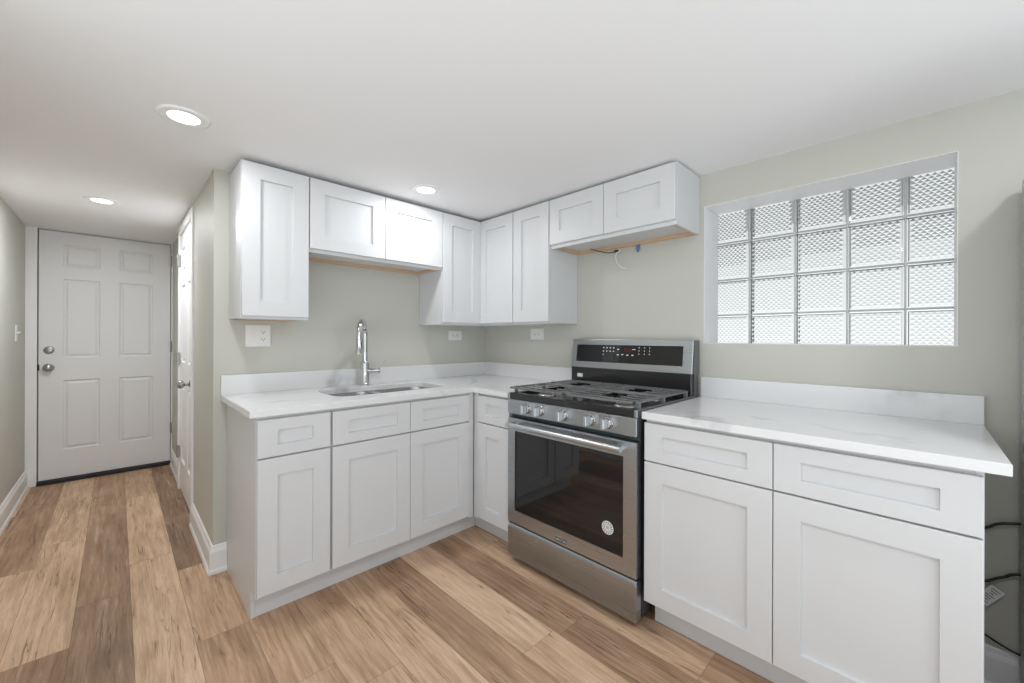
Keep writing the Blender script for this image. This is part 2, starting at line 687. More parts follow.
mb = MB()
mb.box((XH, 0.10, 0), (XH + 0.1, 0.80, CT))
mb.box((XH + 0.026, 1.60, 0), (XH + 0.136, 2.56, CT))
mb.box((XH + 0.036, 0.80, 2.035), (XH + 0.136, 1.60, CT + 0.01))
struct(mb, 'wall_hall', M['wall'], 'grey green hall wall with the narrow white closet door', 'wall')

mb = MB()
mb.box((XL - 0.1, -1.05, 0), (XL, 2.56, CT + 0.01))
struct(mb, 'wall_left', M['wall'], 'grey green hall wall holding the light switch', 'wall')

mb = MB()
mb.box((XL - 0.1, YE + 0.055, 0), (XH + 0.2, YE + 0.12, CT + 0.02))
struct(mb, 'wall_hall_end', M['wall'], 'end wall of the hall behind the white entry door', 'wall')

# casing around the entry door
mb = MB()
mb.box((XL, YE - 0.010, 0), (-2.653, YE + 0.055, 2.108), 0.002)
mb.box((-1.822, YE - 0.010, 0), (XH + 0.0255, YE + 0.055, 2.108), 0.002)
mb.box((-2.653, YE - 0.006, 2.094), (-1.822, YE + 0.055, 2.108), 0.002)
struct(mb, 'trim_1', M['trim'], 'white casing around the entry door at the end of the hall', 'door casing')
mb = MB()
mb.box((-2.653, YE - 0.030, 0.0), (-1.822, YE + 0.05, 0.030), 0.003)
struct(mb, 'trim_2', M['rubber'], 'black threshold under the entry door', 'threshold')

# entry door: six raised panels
L0, L1, R0, R1 = -2.512, -2.296, -2.175, -1.952
pn = []
for a, b in ((L0, L1), (R0, R1)):
    pn += [(a, b, 1.800, 1.985), (a, b, 1.035, 1.695), (a, b, 0.268, 0.850)]
mb = panel_door(ENDW, -2.645, -1.828, 0.036, 2.086, -0.042, 0.0, pn)
d1 = struct(mb, 'door_1', M['door'], 'white six panel entry door with round knob and deadbolt', 'door')
ORIGIN[d1.name] = Vector((0, 0, 0))
mb = MB()
mb.lathe((-2.589, YE, 1.102), (0, -1, 0), [(0, 0), (0, 0.031), (0.006, 0.031), (0.012, 0.026), (0.014, 0.018), (0.020, 0.017), (0.021, 0)], 24)
mb.box((-2.592, YE - 0.034, 1.088), (-2.586, YE - 0.018, 1.116), 0.001)
part(mb, 'deadbolt', M['nickel'], d1, 'round satin metal deadbolt')
mb = MB()
mb.lathe((-2.592, YE, 0.958), (0, -1, 0), [(0, 0), (0, 0.033), (0.005, 0.033), (0.010, 0.026), (0.014, 0.013), (0.03, 0.012), (0.036, 0.022),
                                             (0.046, 0.028), (0.056, 0.027), (0.063, 0.020), (0.066, 0.008), (0.066, 0)], 28)
part(mb, 'door_knob', M['nickel'], d1, 'round satin metal knob')
mb = MB()
mb.box((-2.653, YE - 0.010, 0.935), (-2.641, YE + 0.01, 0.985), 0.001)
part(mb, 'strike_plate', M['slot'], d1)
for z in (1.93, 1.12, 0.35):
    mb = MB()
    mb.tube([(-1.823, YE - 0.012, z - 0.05), (-1.823, YE - 0.012, z + 0.05)], 0.0065, 10)
    mb.box((-1.828, YE - 0.008, z - 0.048), (-1.812, YE - 0.002, z + 0.048))
    part(mb, 'hinge', M['hinge'], d1)

# closet door in the hall wall
mb = MB()
mb.box((XH - 0.012, 0.738, 0), (XH + 0.004, 0.805, 2.06), 0.003)
mb.box((XH - 0.006, 0.80, 0), (XH + 0.09, 0.845, 2.035), 0.002)
mb.box((XH - 0.006, 1.59, 0), (XH + 0.06, 1.635, 2.06), 0.002)
mb.box((XH - 0.006, 0.806, 2.02), (XH + 0.06, 1.5895, 2.075), 0.002)
struct(mb, 'trim_3', M['trim'], 'white casing around the narrow hall closet door', 'door casing')
pn = []
for a, b in ((0.90, 1.135), (1.285, 1.52)):
    pn += [(a, b, 1.72, 1.90), (a, b, 1.02, 1.61), (a, b, 0.25, 0.84)]
mb = panel_door(HALL, 0.848, 1.585, 0.012, 2.012, -0.035, 0.0, pn)
d2 = struct(mb, 'door_2', M['trim'], 'narrow white panel closet door in the hall wall', 'door')
ORIGIN[d2.name] = Vector((0, 0, 0))
mb = MB()
mb.lathe((-1.829, 0.925, 0.895), (-1, 0, 0), [(0, 0), (0, 0.032), (0.006, 0.032), (0.012, 0.018), (0.016, 0.012), (0.036, 0.012), (0.042, 0.022),
                                              (0.052, 0.028), (0.064, 0.027), (0.073, 0.018), (0.075, 0)], 28)
part(mb, 'door_knob', M['nickel'], d2, 'round satin metal knob')
for z in (1.82, 1.045, 0.305):
    mb = MB()
    mb.tube([(XH - 0.013, 1.588, z - 0.048), (XH - 0.013, 1.588, z + 0.048)], 0.0065, 10)
    mb.box((XH - 0.013, 1.578, z - 0.046), (XH + 0.004, 1.5845, z + 0.046))
    part(mb, 'hinge', M['nickel'], d2)


# baseboards: profile (offset from wall, height)
BPROF = [(0, 0), (0.022, 0), (0.022, 0.012), (0.018, 0.022), (0.015, 0.024), (0.015, 0.108), (0.012, 0.118), (0.009, 0.124), (0.007, 0.138), (0.004, 0.142), (0, 0.142)]


def baseboard(name, label, path):
    """path: floor points of the wall face; the room lies to the left of the walking direction"""
    mb = MB()
    P = [Vector((x, y)) for x, y in path]
    rings = []
    for i, p in enumerate(P):
        ds = []
        if i > 0:
            ds.append((p - P[i - 1]).normalized())
        if i < len(P) - 1:
            ds.append((P[i + 1] - p).normalized())
        ns = [Vector((-d.y, d.x)) for d in ds]
        m = sum(ns, Vector((0, 0)))
        m = m / m.dot(ns[0])
        rings.append([(p.x + m.x * a, p.y + m.y * a, b) for a, b in BPROF])
    n = len(BPROF)
    f = []
    for i in range(len(rings) - 1):
        for k in range(n):
            f.append((i * n + k, i * n + (k + 1) % n, (i + 1) * n + (k + 1) % n, (i + 1) * n + k))
    f += [tuple(range(n))[::-1], tuple(range((len(rings) - 1) * n, len(rings) * n))]
    mb.add([q for r in rings for q in r], f)
    return struct(mb, name, M['trim'], label, 'baseboard')


baseboard('baseboard_left', 'white baseboard along the hall wall with the light switch', [(XL, YE - 0.011), (XL, -1.05)])
baseboard('baseboard_hall', 'white baseboard wrapping the wall corner beside the sink cabinets', [(-1.778, 0), (XH, 0), (XH, 0.737)][::-1][::-1])
baseboard('baseboard_far', 'short white baseboard between the closet door and entry door', [(XH + 0.026, 1.636), (XH + 0.026, YE - 0.011)])
baseboard('baseboard_right', 'white baseboard under the window wall behind the black cords', [(0, -3.5), (0, -2.670)])

# ------------------------------------------------------------------ window of glass blocks
mb = MB()
GX = 0.200                                    # face of the blocks
e = 0.002
for (y0, y1, z0, z1) in ((WY0, WY1, WZ1 - e, WZ1), (WY0, WY1, WZ0, WZ0 + 0.002), (WY0, WY0 + 0.002, WZ0 + 0.0021, WZ1 - e - 0.0001), (WY1 - e, WY1, WZ0 + 0.0021, WZ1 - e - 0.0001)):
    mb.box((-0.0008, y0, z0), (0.1995, y1, z1))
win = struct(mb, 'window_1', M['trim'], 'glass block window set in a deep white reveal', 'window')
ORIGIN[win.name] = Vector((0, 0, 0))
cols = [WY1 + 0.030, -1.914, -2.116, -2.315, -2.506, WY0 - 0.040]
rows = [WZ0 - 0.040, 1.342, 1.535, 1.737, WZ1 + 0.020]
mb = MB()
JW = 0.0034
for yj in cols[1:-1]:
    mb.box((GX + 0.004, yj - JW, WZ0 - 0.038), (GX + 0.07, yj + JW, WZ1 + 0.018))
for zj in rows[1:-1]:
    mb.box((GX + 0.0045, WY0 - 0.038, zj - JW), (GX + 0.069, WY1 + 0.028, zj + JW))
part(mb, 'mortar_grid', M['mortar'], win)


def glass_block(y0, y1, z0, z1, er):
    """er: rims present on (y0,y1,z0,z1); solid block, faceted front, flat back"""
    mb = MB()
    rim = 0.0095
    s = 0.0112
    iy0, iy1 = y0 + (rim if er[0] else 0.001), y1 - (rim if er[1] else 0.001)
    iz0, iz1 = z0 + (rim if er[2] else 0.001), z1 - (rim if er[3] else 0.001)
    ny = max(2, 2 * round((iy1 - iy0) / s / 2))
    nz = max(2, 2 * round((iz1 - iz0) / s / 2))
    V = {}
    verts, faces = [], []
    dep = 0.0048
    for i in range(ny + 1):
        for j in range(nz + 1):
            edge = i in (0, ny) or j in (0, nz)
            h = 0.0 if (i + j) % 2 or edge else dep
            V[i, j] = len(verts)
            verts.append((GX + 0.0012 + h, iy0 + (iy1 - iy0) * i / ny, iz0 + (iz1 - iz0) * j / nz))
    for i in range(ny):
        for j in range(nz):
            a, b, c, d = V[i, j], V[i + 1, j], V[i + 1, j + 1], V[i, j + 1]
            if (i + j) % 2:
                faces += [(a, b, c), (a, c, d)]
            else:
                faces += [(a, b, d), (b, c, d)]
    # rim: from the lattice edge up to the block face, then to the outer edge
    def loop(yy0, yy1, zz0, zz1, x):
        pts = [(x, yy0 + (yy1 - yy0) * i / ny, zz0) for i in range(ny)] + [(x, yy1, zz0 + (zz1 - zz0) * j / nz) for j in range(nz)]
        pts += [(x, yy1 - (yy1 - yy0) * i / ny, zz1) for i in range(ny)] + [(x, yy0, zz1 - (zz1 - zz0) * j / nz) for j in range(nz)]
        n = len(verts)
        verts.extend(pts)
        return list(range(n, n + len(pts)))
    inner = [V[i, 0] for i in range(ny)] + [V[ny, j] for j in range(nz)] + [V[ny - i, nz] for i in range(ny)] + [V[0, nz - j] for j in range(nz)]
    k = 0.35

    def lerp(a, b):
        return a + (b - a) * k
    l1 = loop(lerp(iy0, y0), lerp(iy1, y1), lerp(iz0, z0), lerp(iz1, z1), GX)
    l2 = loop(lerp(y0, iy0), lerp(y1, iy1), lerp(z0, iz0), lerp(z1, iz1), GX)
    l3 = loop(y0, y1, z0, z1, GX + 0.004)
    l4 = loop(y0, y1, z0, z1, GX + 0.07)
    for A, B in ((inner, l1), (l1, l2), (l2, l3), (l3, l4)):
        m = len(A)
        for q in range(m):
            faces.append((A[q], A[(q + 1) % m], B[(q + 1) % m], B[q]))
    faces.append(tuple(l4[::-1]))
    mb.add(verts, faces)
    part(mb, 'glass_block', M['glass'], win)


for ci in range(5):
    for ri in range(4):
        ya, yb = cols[ci + 1], cols[ci]
        za, zb = rows[ri], rows[ri + 1]
        er = (ci < 4, ci > 0, ri > 0, ri < 3)
        g = JW - 0.0005
        glass_block(ya + (g if er[0] else 0), yb - (g if er[1] else 0), za + (g if er[2] else 0), zb - (g if er[3] else 0), er)
# slab added outside as a soffit so the upper blocks refract something dark
mb = MB()
mb.box((0.3, -4.0, 2.03), (1.25, -0.4, 2.12))
struct(mb, 'added_eave', M['eave'], 'added grey eave slab darkening the upper glass blocks', 'eave')

# ================================================================== WORKTOPS
ZC, TH = 0.914, 0.030


def worktop_mesh(outline, hole=None):
    bm = bmesh.new()

    def loop(pts):
        vs = [bm.verts.new((x, y, ZC - TH)) for x, y in pts]
        return [bm.edges.new((vs[i], vs[(i + 1) % len(vs)])) for i in range(len(vs))]
    ed = loop(outline)
    if hole:
        ed += loop(hole)
    bmesh.ops.triangle_fill(bm, use_beauty=True, use_dissolve=False, edges=ed)
    ret = bmesh.ops.extrude_face_region(bm, geom=bm.faces[:])
    for q in ret['geom']:
        if isinstance(q, bmesh.types.BMVert):
            q.co.z = ZC
    bmesh.ops.recalc_face_normals(bm, faces=bm.faces[:])
    sharp = [q for q in bm.edges if len(q.link_faces) == 2 and q.calc_face_angle() > 1.2 and abs(q.verts[0].co.z - q.verts[1].co.z) < 1e-6]
    bmesh.ops.bevel(bm, geom=sharp, offset=0.002, segments=2, profile=0.5, affect='EDGES')
    mb = MB()
    mb.from_bm(bm)
    return mb


def rrect(x0, x1, y0, y1, r, n=8):
    pts = []
    for cx, cy, a0 in ((x1 - r, y1 - r, 0), (x0 + r, y1 - r, 90), (x0 + r, y0 + r, 180), (x1 - r, y0 + r, 270)):
        for k in range(n + 1):
            a = math.radians(a0 + 90 * k / n)
            pts.append((cx + r * math.cos(a), cy + r * math.sin(a)))
    return pts


LX, LY = -1.806, -0.952
HX0, HX1, HY0, HY1 = -1.395, -0.725, -0.500, -0.155
t = thing('quartz_worktop', 'l shaped white quartz worktop holding the sink in the corner', 'worktop', (-0.9, -0.3, ZC))
part(worktop_mesh([(LX, -0.001), (LX, -0.648), (-0.648, -0.648), (-0.648, LY), (-0.001, LY), (-0.001, -0.001)], rrect(HX0, HX1, HY0, HY1, 0.075)), 'slab', M['quartz'], t)
mb = MB()
mb.box((LX, -0.021, ZC), (-0.001, -0.001, ZC + 0.102), 0.0015)
part(mb, 'backsplash', M['quartz'], t)
mb = MB()
mb.box((-0.021, LY, ZC), (-0.001, -0.0212, ZC + 0.102), 0.0015)
part(mb, 'backsplash', M['quartz'], t)
RY0, RY1 = -2.7105, -1.749
t = thing('quartz_worktop', 'straight white quartz worktop under the glass block window', 'worktop', (-0.3, -2.2, ZC))
part(worktop_mesh([(-0.001, RY1), (-0.648, RY1), (-0.648, RY0), (-0.001, RY0)]), 'slab', M['quartz'], t)
mb = MB()
mb.box((-0.021, RY0, ZC), (-0.001, RY1, ZC + 0.102), 0.0015)
part(mb, 'backsplash', M['quartz'], t)

# ================================================================== BASE CABINETS
KZ = 0.118                    # top of the kick
BT = ZC - TH - 0.001          # top of the boxes
FD = 0.611                    # face of the boxes
DZ0, DZ1 = 0.130, 0.702       # doors
WZa, WZb = 0.709, 0.868       # drawer fronts
KD = 0.531

# --- left cabinet of the sink run
t = thing('base_cabinet', 'narrow white base cabinet with one drawer at the left end of the sink run', 'cabinet', (-1.63, -0.3, 0))
mb = MB()
fbox(mb, SINK, -1.761, -1.4745, KZ, BT, 0.002, FD)
part(mb, 'body', M['cab'], t)
mb = MB()                     # finished end panel with the toe notch
mb.prism([(0.002, 0), (KD, 0), (KD, KZ), (FD, KZ), (FD, BT), (0.002, BT)], lambda a, b, d: (d, -a, b), -1.777, -1.7615)
part(mb, 'end_panel', M['cab'], t)
part(shaker(SINK, -1.7745, -1.4805, WZa, WZb, FD + 0.001, rail=0.048), 'drawer_front', M['cab'], t)
part(shaker(SINK, -1.7745, -1.4805, DZ0, DZ1, FD + 0.001), 'door', M['cab'], t)
# --- sink base
t = thing('base_cabinet', 'wide white sink base cabinet with two doors below the faucet', 'cabinet', (-1.06, -0.3, 0))
mb = MB()                     # open top so that the bowls hang inside
fbox(mb, SINK, -1.4725, -1.455, KZ, BT, 0.002, FD)
fbox(mb, SINK, -0.668, -0.6505, KZ, BT, 0.002, FD)
fbox(mb, SINK, -1.4549, -0.6681, KZ, KZ + 0.016, 0.002, FD)
fbox(mb, SINK, -1.4549, -0.6681, KZ + 0.017, BT, 0.593, FD)
part(mb, 'body', M['cab'], t)
XM = -1.062
for a, b in ((-1.470, XM - 0.0015), (XM + 0.0015, -0.662)):
    part(shaker(SINK, a, b, WZa, WZb, FD + 0.001, rail=0.048), 'drawer_front', M['cab'], t)
    part(shaker(SINK, a, b, DZ0, DZ1, FD + 0.001), 'door', M['cab'], t)
# --- corner cabinet on the stove side, with the filler strip
t = thing('base_cabinet', 'white corner base cabinet with one narrow drawer beside the range', 'cabinet', (-0.3, -0.8, 0))
mb = MB()
fbox(mb, STOVE, LY + 0.004, -0.002, KZ, BT, 0.002, FD - 0.0005)
part(mb, 'body', M['cab'], t)
mb = MB()
fbox(mb, STOVE, -0.668, -0.6325, KZ, BT, FD, FD + 0.012)
fbox(mb, SINK, -0.6495, -0.6235, KZ, BT, 0.596, FD + 0.0115)
fbox(mb, SINK, -0.6605, -0.6496, KZ, BT, FD + 0.0005, FD + 0.0115)
part(mb, 'corner_filler', M['cab'], t)
part(shaker(STOVE, LY + 0.006, -0.671, WZa, WZb, FD + 0.001, rail=0.048), 'drawer_front', M['cab'], t)
part(shaker(STOVE, LY + 0.006, -0.671, DZ0, DZ1, FD + 0.001), 'door', M['cab'], t)
# --- kick boards along the corner runs
mb = MB()
fbox(mb, SINK, -1.761, -KD, 0.0, KZ - 0.001, KD - 0.014, KD, 0.001)
tag(mb.build('toe_kick_board', M['cab']), 'long white toe kick board under the sink run cabinets', 'toe kick')
mb = MB()
fbox(mb, STOVE, LY + 0.004, -KD - 0.0005, 0.0, KZ - 0.001, KD - 0.014, KD, 0.001)
tag(mb.build('toe_kick_board', M['cab']), 'short white toe kick board in the corner beside the range', 'toe kick')
# --- right cabinet under the window
RC0, RC1, RM = -2.669, -1.752, -2.209
t = thing('base_cabinet', 'wide white base cabinet with two drawers and two doors under the window worktop', 'cabinet', (-0.3, -2.2, 0))
mb = MB()
fbox(mb, STOVE, RC0 + 0.017, RC1, KZ, BT, 0.002, FD)
part(mb, 'body', M['cab'], t)
mb = MB()
mb.prism([(0.024, 0), (KD, 0), (KD, KZ), (FD, KZ), (FD, BT), (0.002, BT), (0.002, 0.15), (0.024, 0.15)], lambda a, b, d: (-a, d, b), RC0, RC0 + 0.0165)
part(mb, 'end_panel', M['cab'], t)
mb = MB()
fbox(mb, STOVE, RC0 + 0.017, RC1, 0.0, KZ - 0.001, KD - 0.014, KD)
fbox(mb, STOVE, RC1 - 0.016, RC1, 0.0, KZ - 0.001, 0.05, KD - 0.0145)
part(mb, 'toe_kick', M['cab'], t)
for a, b in ((RM + 0.0015, RC1 + 0.001), (RC0 + 0.003, RM - 0.0015)):
    part(shaker(STOVE, a, b, WZa + 0.004, WZb, FD + 0.001, rail=0.048), 'drawer_front', M['cab'], t)
    part(shaker(STOVE, a, b, DZ0, DZ1 + 0.005, FD + 0.001), 'door', M['cab'], t)

# ================================================================== WALL CABINETS
UZ, UT, UF = 1.305, 2.065, 0.279     # bottom, top, box face (doors add 19 mm)


def wall_box(fn, u0, u1, z0, z1, name, t, rail_side=None, open_bottom=False):
    mb = MB()
    th = 0.016
    if not open_bottom:
        fbox(mb, fn, u0, u1, z0 + 0.004, z1, 0.002, UF)
        fbox(mb, fn, u0, u1, z0, z0 + 0.0039, UF - 0.05, UF)
        part(mb, 'body', M['cab'], t)
        return
    fbox(mb, fn, u0, u0 + th, z0, z1, 0.002, UF)
    fbox(mb, fn, u1 - th, u1, z0, z1, 0.002, UF)
    fbox(mb, fn, u0 + th, u1 - th, z0 + 0.020, z1, 0.002, UF - 0.0185)
    fbox(mb, fn, u0 + th, u1 - th, z0, z1, UF - 0.018, UF)
    part(mb, 'body', M['cab'], t)
    mb = MB()
    fbox(mb, fn, u0 + th + 0.0005, u1 - th - 0.0005, z0 + 0.001, z0 + 0.0195, 0.002, 0.018)
    fbox(mb, fn, u0 + th + 0.0005, u0 + th + 0.010, z0 + 0.001, z0 + 0.0195, 0.0185, UF - 0.0195)
    fbox(mb, fn, u1 - th - 0.010, u1 - th - 0.0005, z0 + 0.001, z0 + 0.0195, 0.0185, UF - 0.0195)
    part(mb, 'hanging_rail', M['ply'], t, 'raw wood hanging rail along the underside')


# left tall
t = thing('wall_cabinet', 'tall white wall cabinet with one door above the double outlet', 'cabinet', (-1.62, -0.15, UZ))
wall_box(SINK, -1.771, -1.4695, UZ, UT, 'body', t)
mb = MB()
fbox(mb, SINK, -1.755, -1.486, UZ + 0.0005, UZ + 0.0038, 0.004, UF - 0.055)
part(mb, 'bottom_panel', M['ply'], t, 'raw wood underside')
part(shaker(SINK, -1.7685, -1.4725, UZ + 0.013, UT - 0.006, UF + 0.001), 'door', M['cab'], t)
# over the sink
t = thing('wall_cabinet', 'short white wall cabinet with two doors above the faucet', 'cabinet', (-1.04, -0.15, 1.668))
wall_box(SINK, -1.4685, -0.6265, 1.668, UT, 'body', t, open_bottom=True)
UM = -1.0415
for a, b in ((-1.4655, UM - 0.0015), (UM + 0.0015, -0.6295)):
    part(shaker(SINK, a, b, 1.686, UT - 0.006, UF + 0.001), 'door', M['cab'], t)
# corner, L shaped with a folding pair of doors
t = thing('wall_cabinet', 'tall white corner wall cabinet with two doors meeting at the inside corner', 'cabinet', (-0.3, -0.3, UZ))
mb = MB()
mb.prism([(-0.6255, -0.002), (-0.6255, -UF), (-UF, -UF), (-UF, -0.6315), (-0.002, -0.6315), (-0.002, -0.002)], lambda a, b, d: (a, b, d), UZ, UT)
part(mb, 'body', M['cab'], t)
part(shaker(SINK, -0.6235, -UF - 0.0205, UZ + 0.013, UT - 0.006, UF + 0.001, stile=0.072), 'door', M['cab'], t)
part(shaker(STOVE, -0.6295, -UF - 0.003, UZ + 0.013, UT - 0.006, UF + 0.001, stile=0.072), 'door', M['cab'], t)
# narrow tall one beside the hood space
t = thing('wall_cabinet', 'narrow tall white wall cabinet with one door left of the range cabinet', 'cabinet', (-0.15, -0.79, UZ))
wall_box(STOVE, -0.9475, -0.6335, UZ, UT, 'body', t)
part(shaker(STOVE, -0.9455, -0.6365, UZ + 0.013, UT - 0.006, UF + 0.001), 'door', M['cab'], t)
# over the range
t = thing('wall_cabinet', 'short white wall cabinet with two doors above the range', 'cabinet', (-0.15, -1.34, 1.764))
wall_box(STOVE, -1.7335, -0.9495, 1.764, UT, 'body', t, open_bottom=True)
VM = -1.337
for a, b in ((VM + 0.0015, -0.9525), (-1.7315, VM - 0.0015)):
    part(shaker(STOVE, a, b, 1.785, UT - 0.006, UF + 0.001), 'door', M['cab'], t)

# cable that waits for a hood, and the blue clip
t = thing('electrical_cable', 'loose black and white hood cable hanging under the range wall cabinet', 'cable', (-0.06, -1.2, 1.75))


def spline(pts, n=8):
    pts = [Vector(p) for p in pts]
    P = [pts[0] * 2 - pts[1]] + pts + [pts[-1] * 2 - pts[-2]]
    out = []
    for i in range(1, len(P) - 2):
        for k in range(n):
            s = k / n
            a, b, c, d = P[i - 1], P[i], P[i + 1], P[i + 2]
            out.append(0.5 * ((2 * b) + (c - a) * s + (2 * a - 5 * b + 4 * c - d) * s * s + (3 * b - a - 3 * c + d) * s ** 3))
    out.append(pts[-1])
    return out


mb = MB()
mb.tube(spline([(-0.05, -1.085, 1.779), (-0.05, -1.15, 1.755), (-0.05, -1.215, 1.736), (-0.05, -1.262, 1.738)]), 0.0028, 8)
part(mb, 'black_wire', M['rubber'], t, 'black wire')
mb = MB()
mb.lathe((-0.05, -1.258, 1.738), (0, -1, 0.12), [(0, 0), (0, 0.008), (0.016, 0.007), (0.024, 0.004), (0.024, 0)], 12)
part(mb, 'wire_connector', M['rubber'], t)
mb = MB()
mb.tube(spline([(-0.047, -1.280, 1.742), (-0.045, -1.262, 1.715), (-0.045, -1.268, 1.675), (-0.045, -1.298, 1.640), (-0.045, -1.335, 1.626)]), 0.0024, 8)
mb.tube(spline([(-0.047, -1.262, 1.738), (-0.047, -1.285, 1.748), (-0.047, -1.292, 1.735), (-0.047, -1.276, 1.728)]), 0.0022, 8)
part(mb, 'white_wire', M['plastic'], t, 'white wire')
mb = MB()
mb.box((-0.018, -1.398, 1.737), (-0.001, -1.378, 1.766), 0.002)
mb.box((-0.024, -1.392, 1.721), (-0.004, -1.384, 1.7365), 0.002)
mb.tube([(-0.0185, -1.388, 1.752), (-0.028, -1.388, 1.752)], 0.006, 10)
tag(mb.build('cable_clamp', M['blue']), 'small blue plastic cable clamp under the range wall cabinet', 'clamp')

# ================================================================== SINK AND FAUCET
t = thing('sink', 'undermount stainless double bowl sink in the white worktop', 'sink', (-1.07, -0.325, ZC - TH))
DIV = -1.075


def bowl(x0, x1, y0, y1, r, depth):
    mb = MB()
    zt = ZC - TH - 0.0012
    rings = []
    for z, d, rr in ((zt, -0.010, r + 0.010), (zt, 0.0, r), (zt - 0.02, 0.002, r), (zt - depth + 0.03, 0.010, r), (zt - depth + 0.008, 0.018, r), (zt - depth, 0.045, r * 0.7)):
        rings.append([(x, y, z) for x, y in rrect(x0 + d, x1 - d, y0 + d, y1 - d, rr, 6)])
    n = len(rings[0])
    v = [p for q in rings for p in q]
    f = []
    for i in range(len(rings) - 1):
        for k in range(n):
            f.append((i * n + k, i * n + (k + 1) % n, (i + 1) * n + (k + 1) % n, (i + 1) * n + k))
    f.append(tuple(range((len(rings) - 1) * n, len(rings) * n)))
    mb.add(v, f, True)
    return mb


for x0, x1, d in ((HX0 - 0.004, DIV - 0.012, 0.19), (DIV + 0.012, HX1 + 0.004, 0.21)):
    b = part(bowl(x0, x1, HY0 - 0.004, HY1 + 0.004, 0.07, d), 'bowl', M['sinksteel'], t)
    mb = MB()
    zb = ZC - TH - d
    mb.lathe(((x0 + x1) / 2, -0.30, zb), (0, 0, 1), [(0, 0.045), (0.003, 0.043), (0.003, 0.03), (-0.0005, 0.028), (-0.0005, 0)], 24)
    part(mb, 'drain', M['chrome'], b)

mb = MB()
mb.box((DIV - 0.0215, HY0 - 0.010, ZC - TH - 0.006), (DIV + 0.0215, HY1 + 0.010, ZC - TH - 0.0015), 0.002)
part(mb, 'divider', M['sinksteel'], t)
FX, FY = -1.070, -0.085
t = thing('faucet', 'tall chrome gooseneck pull down kitchen faucet behind the sink', 'faucet', (FX, FY, ZC))
sd = Vector((-0.575, -0.818, 0))
hd = Vector((0.818, -0.575, 0))
mb = MB()
mb.lathe((FX, FY, ZC), (0, 0, 1), [(0.0005, 0), (0.0005, 0.034), (0.006, 0.034), (0.010, 0.0285), (0.012, 0.027), (0.135, 0.0255), (0.148, 0.0225), (0.152, 0.019), (0.152, 0)], 28)
part(mb, 'body', M['chrome'], t)
R = 0.088
zc = 1.325 - R - 0.011
pts = [(FX, FY, ZC + 0.150), (FX, FY, 1.15), (FX, FY, zc - 0.02)]
for k in range(0, 25):
    a = math.pi * k / 24 * 1.08
    q = Vector((FX, FY, zc)) + sd * (R - R * math.cos(a)) + Vector((0, 0, R * math.sin(a)))
    pts.append(q[:])
mb = MB()
mb.tube(pts, 0.0160, 16)
part(mb, 'spout', M['chrome'], t)
p0 = Vector(pts[-1])
dn = (p0 - Vector(pts[-2])).normalized()
mb = MB()
mb.lathe(p0 - dn * 0.004, dn, [(0, 0.0168), (0.006, 0.0185), (0.02, 0.019), (0.085, 0.0235), (0.092, 0.0225), (0.092, 0)], 24)
part(mb, 'spray_head', M['chrome'], t)
mb = MB()
hz = ZC + 0.090
hb = Vector((FX, FY, hz)) + hd * 0.016
mb.lathe(hb, hd, [(0, 0.017), (0.030, 0.017), (0.031, 0.0145), (0.034, 0.0145), (0.035, 0.017), (0.074, 0.017), (0.078, 0.013), (0.078, 0)], 22)
part(mb, 'handle_hub', M['chrome'], t)
mb = MB()
b0 = hb + hd * 0.056 + Vector((0, 0, 0.008))
b1 = b0 + (hd * 0.62 + Vector((0, 0, 0.78))) * 0.075
mb.tube([b0, b0.lerp(b1, 0.5), b1], [0.0058, 0.0050, 0.0060], 12)
part(mb, 'lever', M['chrome'], t)

# ================================================================== GAS RANGE
GY0, GY1 = -1.7355, -0.969       # right end, left end
GXF = -0.662                     # face of door and drawer
t = thing('gas_range', 'stainless steel gas range with black oven window between the cabinets', 'range', (-0.34, -1.352, 0))
GC = (GY0 + GY1) / 2
mb = MB()
mb.box((-0.618, GY0 + 0.002, 0.045), (-0.030, GY1 - 0.002, 0.888))
for yy in (GY0 + 0.05, GY1 - 0.05):
    for xx in (-0.585, -0.07):
        mb.lathe((xx, yy, 0), (0, 0, 1), [(0, 0), (0, 0.02), (0.012, 0.02), (0.014, 0.01), (0.046, 0.01)], 12)
part(mb, 'body', M['blacksheet'], t)
mb = MB()
mb.box((GXF, GY0 + 0.002, 0.037), (-0.6185, GY1 - 0.002, 0.196), 0.004)
mb.prism([(-0.6585, 0.1955), (-0.622, 0.1955), (-0.622, 0.206), (-0.6520, 0.206)], lambda a, b, d: (a, d, b), GY0 + 0.004, GY1 - 0.004)
part(mb, 'storage_drawer', M['steel'], t)
# oven door: steel frame with an opening
OZ0, OZ1 = 0.219, 0.783
WY_a, WY_b, WZ_a, WZ_b = -1.6725, -1.0225, 0.288, 0.716
mb = MB()
for (ya, yb, za, zb) in ((GY0 + 0.002, WY_a, OZ0, OZ1), (WY_b, GY1 - 0.002, OZ0, OZ1), (WY_a, WY_b, OZ0, WZ_a), (WY_a, WY_b, WZ_b, OZ1)):
    mb.box((GXF, ya, za), (-0.6255, yb, zb))
door = part(mb, 'oven_door', M['steel'], t)
mb = MB()
mb.box((GXF + 0.003, WY_a, WZ_a), (-0.640, WY_b, WZ_b))
part(mb, 'window_glass', M['blackglass'], door, 'black glass window')
mb = MB()
hx, hz = -0.712, 0.757
mb.tube([(hx, -1.012, hz), (hx, -1.69, hz)], 0.0125, 18)
part(mb, 'handle_bar', M['steelh'], door)
for yy in (-1.035, -1.667):
    mb = MB()
    mb.box((hx + 0.006, yy - 0.017, hz - 0.010), (GXF - 0.0002, yy + 0.017, hz + 0.010), 0.003)
    part(mb, 'handle_bracket', M['steelh'], door)
